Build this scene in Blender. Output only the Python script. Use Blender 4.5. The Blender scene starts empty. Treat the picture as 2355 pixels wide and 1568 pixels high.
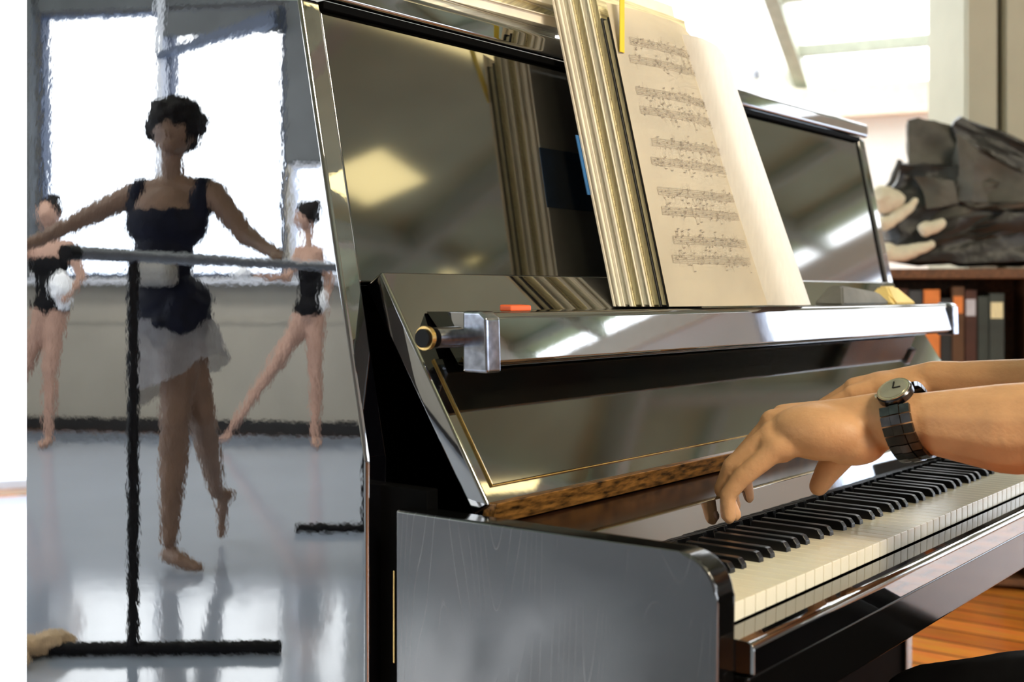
import bpy, bmesh, math, random
from mathutils import Vector, Matrix, noise
random.seed(7)
PI = math.pi
scene = bpy.context.scene
COL = scene.collection

# ------------------------------------------------------------------ materials
def mat(name, color, rough=.5, metal=0., ior=1.45, coat=0., var=0., vscale=20., bump=0., bscale=200., alpha=1., emit=None, estr=0., spec=.5, sss=0., stretch=None):
    m = bpy.data.materials.new(name); m.use_nodes = True
    nt = m.node_tree; N = nt.nodes; L = nt.links
    p = N['Principled BSDF']
    p.inputs['Base Color'].default_value = (*color, 1)
    p.inputs['Roughness'].default_value = rough
    p.inputs['Metallic'].default_value = metal
    p.inputs['IOR'].default_value = ior
    p.inputs['Alpha'].default_value = alpha
    p.inputs['Coat Weight'].default_value = coat
    p.inputs['Specular IOR Level'].default_value = spec
    if coat: p.inputs['Coat Roughness'].default_value = .05
    if sss:
        p.inputs['Subsurface Weight'].default_value = sss
        p.inputs['Subsurface Radius'].default_value = (.02, .008, .004)
    if emit:
        p.inputs['Emission Color'].default_value = (*emit, 1); p.inputs['Emission Strength'].default_value = estr
    tc = N.new('ShaderNodeTexCoord'); src = tc.outputs['Object']
    if stretch:
        mp = N.new('ShaderNodeMapping'); mp.inputs['Scale'].default_value = stretch
        L.new(src, mp.inputs['Vector']); src = mp.outputs['Vector']
    if var:
        n = N.new('ShaderNodeTexNoise'); n.inputs['Scale'].default_value = vscale; n.inputs['Detail'].default_value = 4
        L.new(src, n.inputs['Vector'])
        r = N.new('ShaderNodeValToRGB')
        r.color_ramp.elements[0].position = .3; r.color_ramp.elements[1].position = .7
        r.color_ramp.elements[0].color = (*[max(0, c*(1-var)) for c in color], 1)
        r.color_ramp.elements[1].color = (*[min(1, c*(1+var)) for c in color], 1)
        L.new(n.outputs['Fac'], r.inputs['Fac']); L.new(r.outputs['Color'], p.inputs['Base Color'])
    if bump:
        n = N.new('ShaderNodeTexNoise'); n.inputs['Scale'].default_value = bscale; n.inputs['Detail'].default_value = 2
        L.new(src, n.inputs['Vector'])
        b = N.new('ShaderNodeBump'); b.inputs['Strength'].default_value = 1.; b.inputs['Distance'].default_value = bump
        L.new(n.outputs['Fac'], b.inputs['Height']); L.new(b.outputs['Normal'], p.inputs['Normal'])
    return m

M = {}
M['lacquer'] = mat('black_polyester_lacquer', (.002, .002, .0025), rough=.03, ior=3.6, bump=.000012, bscale=60)
M['side'] = mat('polished_side_lacquer', (.002, .002, .003), rough=.012, ior=4.2, bump=.00003, bscale=55)
M['panel'] = mat('polished_panel_lacquer', (.004, .004, .003), rough=.06, ior=2.4)
M['satin'] = mat('satin_black_keybed', (.003, .003, .003), rough=.12, ior=1.33)
M['matte'] = mat('matte_black_wood', (.002, .002, .002), rough=.7, spec=.05, var=.2)
M['black_key'] = mat('black_key_wood', (.004, .004, .005), rough=.3, spec=.35, var=.2)
M['ivory'] = mat('ivory_key_plastic', (.80, .75, .60), rough=.22, var=.04, vscale=30)
M['brass'] = mat('brass', (.85, .58, .22), rough=.25, metal=1., var=.15, vscale=40)
M['chrome'] = mat('chrome', (.75, .77, .82), rough=.12, metal=1., var=.1, vscale=60)
M['steel'] = mat('brushed_steel', (.34, .36, .42), rough=.2, metal=1., var=.3, vscale=90)
M['felt_wood'] = mat('gilded_wood_rail', (.20, .09, .02), rough=.28, metal=.3, var=.9, vscale=45, stretch=(1, 4, 4))
M['red_wood'] = mat('dark_red_stained_wood', (.02, .008, .005), rough=.22, ior=1.45, var=.4, vscale=20)
M['paper'] = mat('cream_paper', (.92, .84, .68), rough=.8, var=.06, vscale=8, sss=0)
M['page_edge'] = mat('page_edges', (.80, .68, .42), rough=.9, var=.35, vscale=120, stretch=(.1, 14, .3))
M['page_edge2'] = mat('page_edges_grey', (.86, .78, .62), rough=.9, var=.25, vscale=120, stretch=(.1, 14, .3))
M['white_page'] = mat('white_pages', (.93, .91, .86), rough=.8, var=.04, vscale=60, stretch=(4, 4, .4))
M['ink'] = mat('faded_ink', (.30, .25, .20), rough=.9, var=.2)
M['cover_cream'] = mat('cream_cover', (.92, .86, .72), rough=.6, var=.08)
M['cover_blue'] = mat('blue_cover', (.03, .14, .35), rough=.5, var=.2)
M['cover_dark'] = mat('dark_cover', (.02, .02, .02), rough=.6, var=.2)
M['yellow'] = mat('yellow_marker', (.85, .62, .03), rough=.6, var=.05)
M['paleyellow'] = mat('pale_yellow_paper', (.85, .65, .25), rough=.7, var=.08)
M['orange'] = mat('orange_rubber', (.85, .14, .04), rough=.4, var=.08)
M['greycloth'] = mat('grey_card', (.20, .20, .19), rough=.8, var=.15)
M['skin'] = mat('warm_skin', (.60, .33, .165), rough=.5, var=.10, vscale=25, bump=.0006, bscale=160, sss=.08)
M['nail'] = mat('nail', (.72, .42, .30), rough=.25, var=.05)
M['skin_d'] = mat('dancer_skin', (.17, .10, .065), rough=.55, var=.15, vscale=12)
M['skin_l'] = mat('dancer_skin_fair', (.36, .22, .17), rough=.55, var=.1, vscale=12)
M['hair'] = mat('dark_hair', (.006, .005, .005), rough=.7, spec=.15, var=.5, vscale=60, bump=.004, bscale=80)
M['hair_b'] = mat('brown_hair', (.05, .03, .018), rough=.6, var=.4, vscale=60)
M['navy'] = mat('navy_leotard', (.003, .004, .012), rough=.6, spec=.15, var=.4, vscale=20)
M['blackcloth'] = mat('black_cloth', (.004, .004, .005), rough=.8, spec=.15, var=.3, vscale=15)
M['tie'] = mat('pale_grey_wrap', (.30, .29, .28), rough=.9, var=.15)
M['sheer'] = mat('sheer_grey_chiffon', (.26, .255, .28), rough=.9, var=.2, vscale=18, alpha=.62)
M['whitecloth'] = mat('white_cloth', (.75, .77, .82), rough=.9, var=.08)
M['slipper'] = mat('tan_slipper_leather', (.58, .42, .27), rough=.7, var=.25, vscale=25)
M['barre'] = mat('steel_barre', (.17, .19, .24), rough=.35, metal=.3, var=.15)
M['blackmetal'] = mat('black_metal', (.003, .003, .004), rough=.5, spec=.2, var=.2)
M['watch_metal'] = mat('dark_watch_steel', (.09, .09, .10), rough=.22, metal=1., var=.3, vscale=80)
M['watch_gold'] = mat('watch_champagne_steel', (.55, .50, .38), rough=.25, metal=1., var=.2)
M['dial'] = mat('watch_dial', (.34, .32, .26), rough=.2, metal=.6, var=.2)
M['wall'] = mat('warm_grey_plaster', (.34, .32, .28), rough=.85, var=.05, vscale=3)
M['wall_w'] = mat('white_plaster', (.86, .85, .80), rough=.85, var=.03, vscale=3)
M['olive'] = mat('olive_painted_boards', (.44, .53, .36), rough=.8, var=.12, vscale=2)
M['beam'] = mat('painted_beam', (.40, .43, .34), rough=.7, var=.1)
M['beige'] = mat('beige_painted_panel', (.45, .42, .31), rough=.7, var=.05, vscale=4)
M['frame_blue'] = mat('blue_grey_window_frame', (.05, .07, .12), rough=.5, var=.1)
M['frame_w'] = mat('pale_frame', (.55, .58, .66), rough=.5, var=.06)
M['slate'] = mat('slate_grey_boards', (.10, .11, .12), rough=.7, var=.15, vscale=3)
M['baseboard'] = mat('black_baseboard', (.004, .004, .005), rough=.6, var=.2)
M['shelf'] = mat('brown_shelf_wood', (.13, .055, .022), rough=.5, var=.4, vscale=12, stretch=(1, 6, 6))
M['bag'] = mat('black_nylon', (.018, .018, .016), rough=.42, var=.4, vscale=9, bump=.004, bscale=25)
M['bag_g'] = mat('dark_olive_nylon', (.075, .070, .055), rough=.55, var=.4, vscale=9, bump=.003, bscale=30)
M['cream_cloth'] = mat('cream_canvas', (.62, .56, .42), rough=.8, var=.12, vscale=20)

def wood_floor():
    m = bpy.data.materials.new('orange_plank_floor'); m.use_nodes = True
    nt = m.node_tree; N = nt.nodes; L = nt.links; p = N['Principled BSDF']
    tc = N.new('ShaderNodeTexCoord')
    mp = N.new('ShaderNodeMapping'); mp.inputs['Rotation'].default_value = (0, 0, PI/2)
    br = N.new('ShaderNodeTexBrick'); br.inputs['Scale'].default_value = 1.
    br.inputs['Brick Width'].default_value = 1.9; br.inputs['Row Height'].default_value = .13
    br.inputs['Mortar Size'].default_value = .006
    br.inputs['Color1'].default_value = (.68, .22, .035, 1); br.inputs['Color2'].default_value = (.38, .10, .016, 1)
    br.inputs['Mortar'].default_value = (.03, .01, .004, 1)
    no = N.new('ShaderNodeTexNoise'); no.inputs['Scale'].default_value = 6
    mp2 = N.new('ShaderNodeMapping'); mp2.inputs['Scale'].default_value = (10, 1, 1)
    mx = N.new('ShaderNodeMix'); mx.data_type = 'RGBA'; mx.blend_type = 'OVERLAY'; mx.inputs[0].default_value = .5
    L.new(tc.outputs['Object'], mp.inputs['Vector']); L.new(mp.outputs['Vector'], br.inputs['Vector'])
    L.new(tc.outputs['Object'], mp2.inputs['Vector']); L.new(mp2.outputs['Vector'], no.inputs['Vector'])
    L.new(br.outputs['Color'], mx.inputs[6]); L.new(no.outputs['Color'], mx.inputs[7])
    L.new(mx.outputs[2], p.inputs['Base Color']); p.inputs['Roughness'].default_value = .25
    return m
M['floor'] = wood_floor()
M['marley'] = mat('blue_grey_dance_vinyl', (.33, .38, .48), rough=.11, ior=2.5, var=.04, vscale=1.5, bump=.0004, bscale=8)

def scuffed():
    m = mat('scuffed_black_lacquer', (.012, .014, .02), rough=.2, ior=2.1)
    nt = m.node_tree; N = nt.nodes; L = nt.links; p = N['Principled BSDF']
    tc = N.new('ShaderNodeTexCoord')
    nz = N.new('ShaderNodeTexNoise'); nz.inputs['Scale'].default_value = 7; nz.inputs['Detail'].default_value = 5
    L.new(tc.outputs['Object'], nz.inputs['Vector'])
    # swirling hairline scratches from repeated polishing
    mp = N.new('ShaderNodeMapping'); mp.inputs['Rotation'].default_value = (.35, 0, 0)
    mp.inputs['Location'].default_value = (0, .1, 0); mp.inputs['Scale'].default_value = (1, 2.6, .28)
    L.new(tc.outputs['Object'], mp.inputs['Vector'])
    n1 = N.new('ShaderNodeTexNoise'); n1.inputs['Scale'].default_value = 6.; n1.inputs['Detail'].default_value = 0.
    L.new(mp.outputs['Vector'], n1.inputs['Vector'])
    mul = N.new('ShaderNodeMath'); mul.operation = 'MULTIPLY'; mul.inputs[1].default_value = 16
    L.new(n1.outputs['Fac'], mul.inputs[0])
    fr = N.new('ShaderNodeMath'); fr.operation = 'FRACT'; L.new(mul.outputs[0], fr.inputs[0])
    cr = N.new('ShaderNodeValToRGB'); cr.color_ramp.elements[0].position = .0; cr.color_ramp.elements[0].color = (1, 1, 1, 1)
    cr.color_ramp.elements[1].position = .05; cr.color_ramp.elements[1].color = (0, 0, 0, 1)
    L.new(fr.outputs[0], cr.inputs['Fac'])
    n2 = N.new('ShaderNodeTexNoise'); n2.inputs['Scale'].default_value = 9
    L.new(tc.outputs['Object'], n2.inputs['Vector'])
    mk = N.new('ShaderNodeMath'); mk.operation = 'MULTIPLY'; L.new(cr.outputs['Color'], mk.inputs[0]); 
    r2 = N.new('ShaderNodeMapRange'); r2.inputs[1].default_value = .40; r2.inputs[2].default_value = .62; L.new(n2.outputs['Fac'], r2.inputs[0])
    L.new(r2.outputs[0], mk.inputs[1])
    mx = N.new('ShaderNodeMix'); mx.data_type = 'RGBA'
    mx.inputs[6].default_value = (.012, .014, .02, 1); mx.inputs[7].default_value = (.20, .21, .23, 1)
    L.new(mk.outputs[0], mx.inputs[0]); L.new(mx.outputs[2], p.inputs['Base Color'])
    mr = N.new('ShaderNodeMapRange'); mr.inputs[1].default_value = .35; mr.inputs[2].default_value = .65
    mr.inputs[3].default_value = .08; mr.inputs[4].default_value = .26
    L.new(nz.outputs['Fac'], mr.inputs[0]); L.new(mr.outputs[0], p.inputs['Roughness'])
    return m
M['scuffed'] = scuffed()

def glass():
    m = bpy.data.materials.new('window_glass'); m.use_nodes = True
    nt = m.node_tree; N = nt.nodes; L = nt.links
    N.remove(N['Principled BSDF']); out = N['Material Output']
    t = N.new('ShaderNodeBsdfTransparent'); g = N.new('ShaderNodeBsdfGlossy'); g.inputs['Roughness'].default_value = .02
    mx = N.new('ShaderNodeMixShader'); mx.inputs[0].default_value = .05; L.new(t.outputs[0], mx.inputs[1]); L.new(g.outputs[0], mx.inputs[2]); L.new(mx.outputs[0], out.inputs['Surface'])
    return m
M['glass'] = glass()

# ------------------------------------------------------------------ helpers
def tag(o, label=None, cat=None, group=None, kind=None):
    if label: o['label'] = label
    if cat: o['category'] = cat
    if group: o['group'] = group
    if kind: o['kind'] = kind
    return o

def empty(name, loc, label, cat, group=None):
    o = bpy.data.objects.new(name, None); o.location = loc; COL.objects.link(o); o.empty_display_size = .05
    return tag(o, label, cat, group)

def fin(name, bm, material, parent=None, smooth=35, label=None):
    bmesh.ops.recalc_face_normals(bm, faces=bm.faces)
    me = bpy.data.meshes.new(name); bm.to_mesh(me); bm.free()
    return link(name, me, material, parent, smooth, label)

def link(name, me, material, parent=None, smooth=35, label=None):
    mats = material if isinstance(material, (list, tuple)) else [material]
    for x in mats: me.materials.append(x)
    # put the object's origin at the middle of its own geometry
    xs = [v.co for v in me.vertices]
    c = Vector([(min(v[i] for v in xs)+max(v[i] for v in xs))/2 for i in range(3)])
    me.transform(Matrix.Translation(-c))
    o = bpy.data.objects.new(name, me); COL.objects.link(o); o.location = c
    if smooth is not None:
        me.shade_smooth()
        me.set_sharp_from_angle(angle=math.radians(smooth))
    if parent:
        o.parent = parent
        q = parent; off = Vector((0, 0, 0))
        while q: off += q.location; q = q.parent
        o.location = c - off
    if label: o['label'] = label
    if smooth is not None and smooth < 90:
        wm = o.modifiers.new('flat_normals', 'WEIGHTED_NORMAL'); wm.keep_sharp = True; wm.weight = 100
    return o

def addbox(bm, a, b, bev=0., seg=2, fr=None):
    """axis aligned box from corner a to corner b (optional frame matrix)"""
    r = bmesh.ops.create_cube(bm, size=1.)
    vs = r['verts']
    for v in vs:
        v.co = Vector([(a[i]+b[i])/2 + v.co[i]*(b[i]-a[i]) for i in range(3)])
    if bev:
        es = list({e for v in vs for e in v.link_edges})
        rr = bmesh.ops.bevel(bm, geom=es, offset=bev, segments=seg, affect='EDGES', profile=.5)
        vs = list({v for f in rr['faces'] for v in f.verts} | {v for v in vs if v.is_valid})
    if fr is not None:
        for v in vs: v.co = fr @ v.co
    return vs

def box(name, a, b, material, parent=None, bev=.002, label=None, fr=None, seg=2):
    bm = bmesh.new(); addbox(bm, a, b, bev, seg, fr)
    return fin(name, bm, material, parent, label=label)

def addprism(bm, prof, x0, x1, bev=0., seg=3, fr=None):
    """profile in (y, z) extruded along x"""
    n = len(prof)
    A = [bm.verts.new((x0, y, z)) for y, z in prof]; B = [bm.verts.new((x1, y, z)) for y, z in prof]
    fs = [bm.faces.new(A), bm.faces.new(list(reversed(B)))]
    for i in range(n): fs.append(bm.faces.new((A[i], B[i], B[(i+1) % n], A[(i+1) % n])))
    vs = A+B
    if bev:
        es = list({e for v in vs for e in v.link_edges})
        rr = bmesh.ops.bevel(bm, geom=es, offset=bev, segments=seg, affect='EDGES', profile=.5, clamp_overlap=True)
        vs = list({v for f in rr['faces'] for v in f.verts} | {v for v in vs if v.is_valid})
    if fr is not None:
        for v in vs: v.co = fr @ v.co
    return vs

def prism(name, prof, x0, x1, material, parent=None, bev=.002, label=None, seg=3, fr=None):
    bm = bmesh.new(); addprism(bm, prof, x0, x1, bev, seg, fr)
    return fin(name, bm, material, parent, label=label)

def arc(cy, cz, r, a0, a1, n=6):
    return [(cy+r*math.cos(math.radians(a0+(a1-a0)*i/n)), cz+r*math.sin(math.radians(a0+(a1-a0)*i/n))) for i in range(n+1)]

def addtube(bm, pts, r, n=12, cap=True):
    pts = [Vector(p) for p in pts]; rs = r if isinstance(r, (list, tuple)) else [r]*len(pts)
    rings = []; up = None
    for i, p in enumerate(pts):
        t = (pts[min(i+1, len(pts)-1)]-pts[max(i-1, 0)]).normalized()
        if up is None: up = t.orthogonal().normalized()
        up = (up - t*up.dot(t)).normalized(); s = t.cross(up)
        rings.append([bm.verts.new(p+rs[i]*(up*math.cos(2*PI*k/n)+s*math.sin(2*PI*k/n))) for k in range(n)])
    for a, b in zip(rings, rings[1:]):
        for k in range(n): bm.faces.new((a[k], a[(k+1) % n], b[(k+1) % n], b[k]))
    if cap: bm.faces.new(list(reversed(rings[0]))); bm.faces.new(rings[-1])

def tube(name, pts, r, material, parent=None, n=12, label=None):
    bm = bmesh.new(); addtube(bm, pts, r, n); return fin(name, bm, material, parent, label=label)

def addcapsule(bm, p0, p1, r0, r1, n=12):
    p0, p1 = Vector(p0), Vector(p1); d = p1-p0; L = d.length
    t = d.normalized() if L > 1e-6 else Vector((0, 0, 1))
    s = max(-1, min(1, (r0-r1)/max(L, 1e-6))); a0 = math.asin(s)
    prof = []
    for i in range(5): 
        a = -PI/2+(a0+PI/2)*i/4; prof.append((r0*math.sin(a), r0*math.cos(a)))
    for i in range(5):
        a = a0+(PI/2-a0)*i/4; prof.append((L+r1*math.sin(a), r1*math.cos(a)))
    u = t.orthogonal().normalized(); w = t.cross(u)
    rings = []
    for h, r in prof[1:-1]:
        rings.append([bm.verts.new(p0+t*h+r*(u*math.cos(2*PI*k/n)+w*math.sin(2*PI*k/n))) for k in range(n)])
    a = bm.verts.new(p0+t*prof[0][0]); b = bm.verts.new(p0+t*prof[-1][0])
    for k in range(n):
        bm.faces.new((a, rings[0][(k+1) % n], rings[0][k])); bm.faces.new((b, rings[-1][k], rings[-1][(k+1) % n]))
    for r_, q in zip(rings, rings[1:]):
        for k in range(n): bm.faces.new((r_[k], r_[(k+1) % n], q[(k+1) % n], q[k]))

def addball(bm, c, rad, rot=None, n=3):
    r = bmesh.ops.create_icosphere(bm, subdivisions=n, radius=1.)
    rad = rad if isinstance(rad, (tuple, list)) else (rad,)*3
    for v in r['verts']:
        q = Vector((v.co.x*rad[0], v.co.y*rad[1], v.co.z*rad[2]))
        if rot is not None: q = rot @ q
        v.co = q+Vector(c)

def organic(name, prims, material, parent=None, voxel=.006, smooth=6, xf=None, label=None, wrinkle=0., wscale=8.):
    """one continuous skin grown round a set of limbs (capsules) and masses (ellipsoids)"""
    bm = bmesh.new()
    for p in prims:
        if p[0] == 'c': addcapsule(bm, *p[1:])
        else: addball(bm, *p[1:])
    me = bpy.data.meshes.new(name+'_raw'); bm.to_mesh(me); bm.free()
    o = bpy.data.objects.new(name+'_raw', me); COL.objects.link(o)
    md = o.modifiers.new('r', 'REMESH'); md.mode = 'VOXEL'; md.voxel_size = voxel
    if smooth:
        ms = o.modifiers.new('s', 'SMOOTH'); ms.factor = .5; ms.iterations = smooth
    dg = bpy.context.evaluated_depsgraph_get()
    nm = bpy.data.meshes.new_from_object(o.evaluated_get(dg))
    bpy.data.objects.remove(o)
    if wrinkle:
        for v in nm.vertices:
            k = noise.noise(v.co*wscale)
            k = 1-abs(k)*2.2
            v.co += v.normal*wrinkle*k
    if xf:
        for v in nm.vertices: v.co = xf(v.co)
        nm.flip_normals()
    nm.name = name
    return link(name, nm, material, parent, None if False else 180, label)

# ------------------------------------------------------------------ camera
cam = bpy.data.cameras.new('camera'); co = bpy.data.objects.new('camera', cam); COL.objects.link(co)
co.location = (-1.028, -.627, 1.02); co.rotation_euler = (PI/2, 0, math.radians(38.08-90))
cam.sensor_width = 36; cam.lens = 2815/2355*36; cam.shift_y = -110/2355; cam.clip_start = .05
cam.dof.use_dof = True; cam.dof.focus_distance = 1.62; cam.dof.aperture_fstop = 4.8
scene.camera = co

# ------------------------------------------------------------------ the dance studio frame
# The studio wing lies to the left of the piano; its window wall stands at an angle to the piano.
SO = Vector((.96, -.627, 0)); SF = Vector((-.7872, .6167, 0)); SR = Vector((-.6167, -.7872, 0))
def S(lat, dep, z): return SO + SF*dep + SR*lat + Vector((0, 0, z))
WO = S(0, 8.505, 0)
WD = (SR - SF*.175).normalized()          # along the window wall
WN = Vector((-WD.y, WD.x, 0))             # candidate normal
if WN.dot(SF) > 0: WN = -WN                # points into the room
WF = Matrix(((WD.x, WN.x, 0, WO.x), (WD.y, WN.y, 0, WO.y), (0, 0, 1, 0), (0, 0, 0, 1)))

def frame(p0, p1):
    """x along p0->p1, y into room (left of direction), origin p0"""
    d = (Vector(p1)-Vector(p0)); L = d.length; d.normalize(); n = Vector((-d.y, d.x))
    return Matrix(((d.x, n.x, 0, p0[0]), (d.y, n.y, 0, p0[1]), (0, 0, 1, 0), (0, 0, 0, 1))), L

def wall(name, fr, s0, s1, z1, holes, material, th=.12, z0=0.):
    bm = bmesh.new()
    holes = sorted(holes); s = s0
    for a, b, c, d in holes:
        if a > s: addbox(bm, (s, -th, z0), (a, 0, z1), fr=fr)
        if c > z0: addbox(bm, (a, -th, z0), (b, 0, c), fr=fr)
        if d < z1: addbox(bm, (a, -th, d), (b, 0, z1), fr=fr)
        s = b
    if s < s1: addbox(bm, (s, -th, z0), (s1, 0, z1), fr=fr)
    o = fin(name, bm, material, smooth=None); o['kind'] = 'structure'; return o

wn = [0]
def window(fr, a, b, c, d, fm, nv=1, nh=1, bar=.05, portal=True):
    wn[0] += 1
    bm = bmesh.new(); t0, t1 = -.10, .015
    addbox(bm, (a, t0, c), (a+bar, t1, d), .004, 1, fr); addbox(bm, (b-bar, t0, c), (b, t1, d), .004, 1, fr)
    addbox(bm, (a, t0, c), (b, t1, c+bar), .004, 1, fr); addbox(bm, (a, t0, d-bar), (b, t1, d), .004, 1, fr)
    for i in range(1, nv): x = a+(b-a)*i/nv; addbox(bm, (x-bar/2, t0+.03, c+bar), (x+bar/2, t1-.01, d-bar), 0, 1, fr)
    for i in range(1, nh): z = c+(d-c)*i/nh; addbox(bm, (a+bar, t0+.035, z-bar/2), (b-bar, t1-.015, z+bar/2), 0, 1, fr)
    o = fin('window_%d' % wn[0], bm, fm, smooth=None); o['kind'] = 'structure'
    g = box('pane', (a+bar, -.055, c+bar), (b-bar, -.049, d-bar), M['glass'], o, bev=0, fr=fr)
    if portal:
        L = bpy.data.lights.new('daylight_portal', 'AREA'); L.shape = 'RECTANGLE'; L.size = (b-a)-2*bar; L.size_y = (d-c)-2*bar
        L.cycles.is_portal = True
        lo = bpy.data.objects.new('daylight_portal', L); COL.objects.link(lo)
        ex = (fr.to_3x3() @ Vector((1, 0, 0))); ny = (fr.to_3x3() @ Vector((0, 1, 0)))
        zx = -ny; m3 = Matrix((ex, zx.cross(ex), zx)).transposed()
        lo.matrix_world = Matrix.Translation(fr @ Vector(((a+b)/2, -.13, (c+d)/2))) @ m3.to_4x4()
    return o

H = 3.5
# window wall of the studio (s is metres along the wall)
def sl(k): return k*8.505/(1+.175*k)*1.0152
def su(u): return sl((u-1177.5)/2815)
w1a = (su(94), su(372), 1.14, 3.09); w1b = (su(388), su(656), 1.14, 3.09); w1c = (su(668), su(800), 1.14, 1.95)
w1d = (su(830), su(1100), 1.14, 3.12); w1e = (su(1130), su(1400), 1.14, 3.12)
wall('wall_west', WF, -4.3, 6.5, H, [w1a, w1b, w1c, w1d, w1e], M['wall'])
window(WF, *w1a, M['frame_blue'], bar=.028); window(WF, *w1b, M['frame_blue'], bar=.028); window(WF, *w1c, M['frame_w'], bar=.03)
window(WF, *w1d, M['frame_blue']); window(WF, *w1e, M['frame_blue'])
o = box('baseboard_west', (-4.3, 0, 0), (6.5, .03, .10), M['baseboard'], bev=.003, fr=WF); o['kind'] = 'structure'
bm = bmesh.new()
addbox(bm, (-4.2, 0, 1.085), (6.4, .14, 1.125), .005, 1, WF)
o = fin('trim_1', bm, M['frame_w']); o['kind'] = 'structure'
o = box('trim_2', (-4.2, 0, .80), (6.4, .012, .825), M['wall'], bev=.002, fr=WF); o['kind'] = 'structure'
# pale mullion post between the two big windows and grey post at their left
o = box('trim_3', (su(371), 0, 1.125), (su(389), .10, H), M['frame_w'], bev=.006, fr=WF); o['kind'] = 'structure'
o = box('trim_4', (su(40), 0, 1.125), (su(90), .12, H), M['slate'], bev=.006, fr=WF); o['kind'] = 'structure'
o = box('trim_16', (su(660), 0, 1.955), (su(826), .03, H), M['slate'], bev=.004, fr=WF); o['kind'] = 'structure'
o = box('trim_17', (su(40), 0, 3.10), (su(660), .05, H), M['slate'], bev=.004, fr=WF); o['kind'] = 'structure'
# valance and sloping brace across the right-hand window
o = box('trim_5', (su(390), .02, 2.88), (su(650), .09, 3.06), M['slate'], bev=.006, fr=WF); o['kind'] = 'structure'
bm = bmesh.new()
pa = Vector((su(384), .16, 2.72)); pb = Vector((su(652), .16, 2.96))
for q in (pa, pb): pass
dv = (pb-pa).normalized(); nv_ = Vector((-dv.z, 0, dv.x))
vs = []
for yy in (.11, .2):
    for p_, hgt in ((pa, .018), (pb, .05)):
        for sg in (-1, 1): vs.append(bm.verts.new(WF @ (Vector((p_.x, yy, p_.z))+nv_*hgt*sg)))
bmesh.ops.convex_hull(bm, input=vs)
o = fin('trim_6', bm, M['frame_blue'], smooth=None); o['kind'] = 'structure'

A_ = WF @ Vector((-4.3, 0, 0)); B_ = WF @ Vector((6.5, 0, 0))
Epos = (6.57, 2.87); S2 = (8.5, -5.9); S1 = (-6.0, -7.0)
f2, L2 = frame(Epos, (A_.x, A_.y))
hs = [(.35+i*1.25, 1.45+i*1.25, 2.42, 3.2) for i in range(3)] + [(4.3, 7.7, .03, 3.3), (8.4, 9.6, 1.1, 3.1)]
wall('wall_north', f2, 0, L2, H, hs, M['wall_w'])
for h in hs: window(f2, *h, M['frame_w'], nv=(3 if h[2] < .1 else 1))
o = box('trim_7', (0, 0, 2.22), (4.1, .10, 2.36), M['cover_cream'], bev=.006, fr=f2); o['kind'] = 'structure'
f3, L3 = frame(S2, Epos)
EV = 2.36
h3 = [(2.7, 4.9, .35, 2.1), (5.05, 6.6, .35, 2.1)]
wall('wall_east', f3, 0, L3, EV, h3, M['wall_w'])
for h in h3: window(f3, *h, M['frame_w'])
o = box('trim_8', (0, 0, 2.16), (L3, .12, EV), M['cover_cream'], bev=.006, fr=f3); o['kind'] = 'structure'
f4, L4 = frame(S1, S2)
h4 = [(1.5+i*2.1, 3.2+i*2.1, .9, 2.55) for i in range(6)]  # unseen windows, added to bring more light from the player's side
wall('wall_south', f4, 0, L4, H, h4, M['wall_w'])
for h in h4: window(f4, *h, M['frame_w'])
f5, L5 = frame((B_.x, B_.y), S1)
wall('wall_southwest', f5, 0, L5, H, [], M['wall'])
# sloping glazed roof above the east wall: rafters, purlins and glass
RUN, TOP = 2.4, 3.5
def rp(s, k): return f3 @ Vector((s, RUN*k, EV+(TOP-EV)*k))
bm = bmesh.new()
ns = 9
for i in range(ns+1):
    s = L3*i/ns; a, b = rp(s, 0), rp(s, 1)
    wv = (f3.to_3x3() @ Vector((1, 0, 0)))*.045
    vs = [bm.verts.new(q+wv*sg+Vector((0, 0, dz))) for q in (a, b) for sg in (-1, 1) for dz in (0, .12)]
    bmesh.ops.convex_hull(bm, input=vs)
for k in (.12, .33, .66):
    a, b = rp(0, k), rp(L3, k); wv = (f3.to_3x3() @ Vector((0, 1, 0)))*.035
    vs = [bm.verts.new(q+wv*sg+Vector((0, 0, dz))) for q in (a, b) for sg in (-1, 1) for dz in (.04, .11)]
    bmesh.ops.convex_hull(bm, input=vs)
o = fin('trim_9', bm, M['beam'], smooth=None); o['kind'] = 'structure'
bm = bmesh.new()
vs = [bm.verts.new(p+Vector((0, 0, .125+dz))) for dz in (0, .008) for p in (rp(L3-3.1, 0), rp(L3, 0), rp(L3, 1), rp(L3-3.1, 1))]
bmesh.ops.convex_hull(bm, input=vs)
wn[0] += 1
o = fin('window_%d' % wn[0], bm, M['glass'], smooth=None); o['kind'] = 'structure'
bm = bmesh.new()
vs = [bm.verts.new(p+Vector((0, 0, .135+dz))) for dz in (0, .05) for p in (rp(0, 0), rp(L3-3.1, 0), rp(L3-3.1, 1), rp(0, 1))]
bmesh.ops.convex_hull(bm, input=vs)
o = fin('trim_15', bm, M['olive'], smooth=None); o['kind'] = 'structure'

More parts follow.
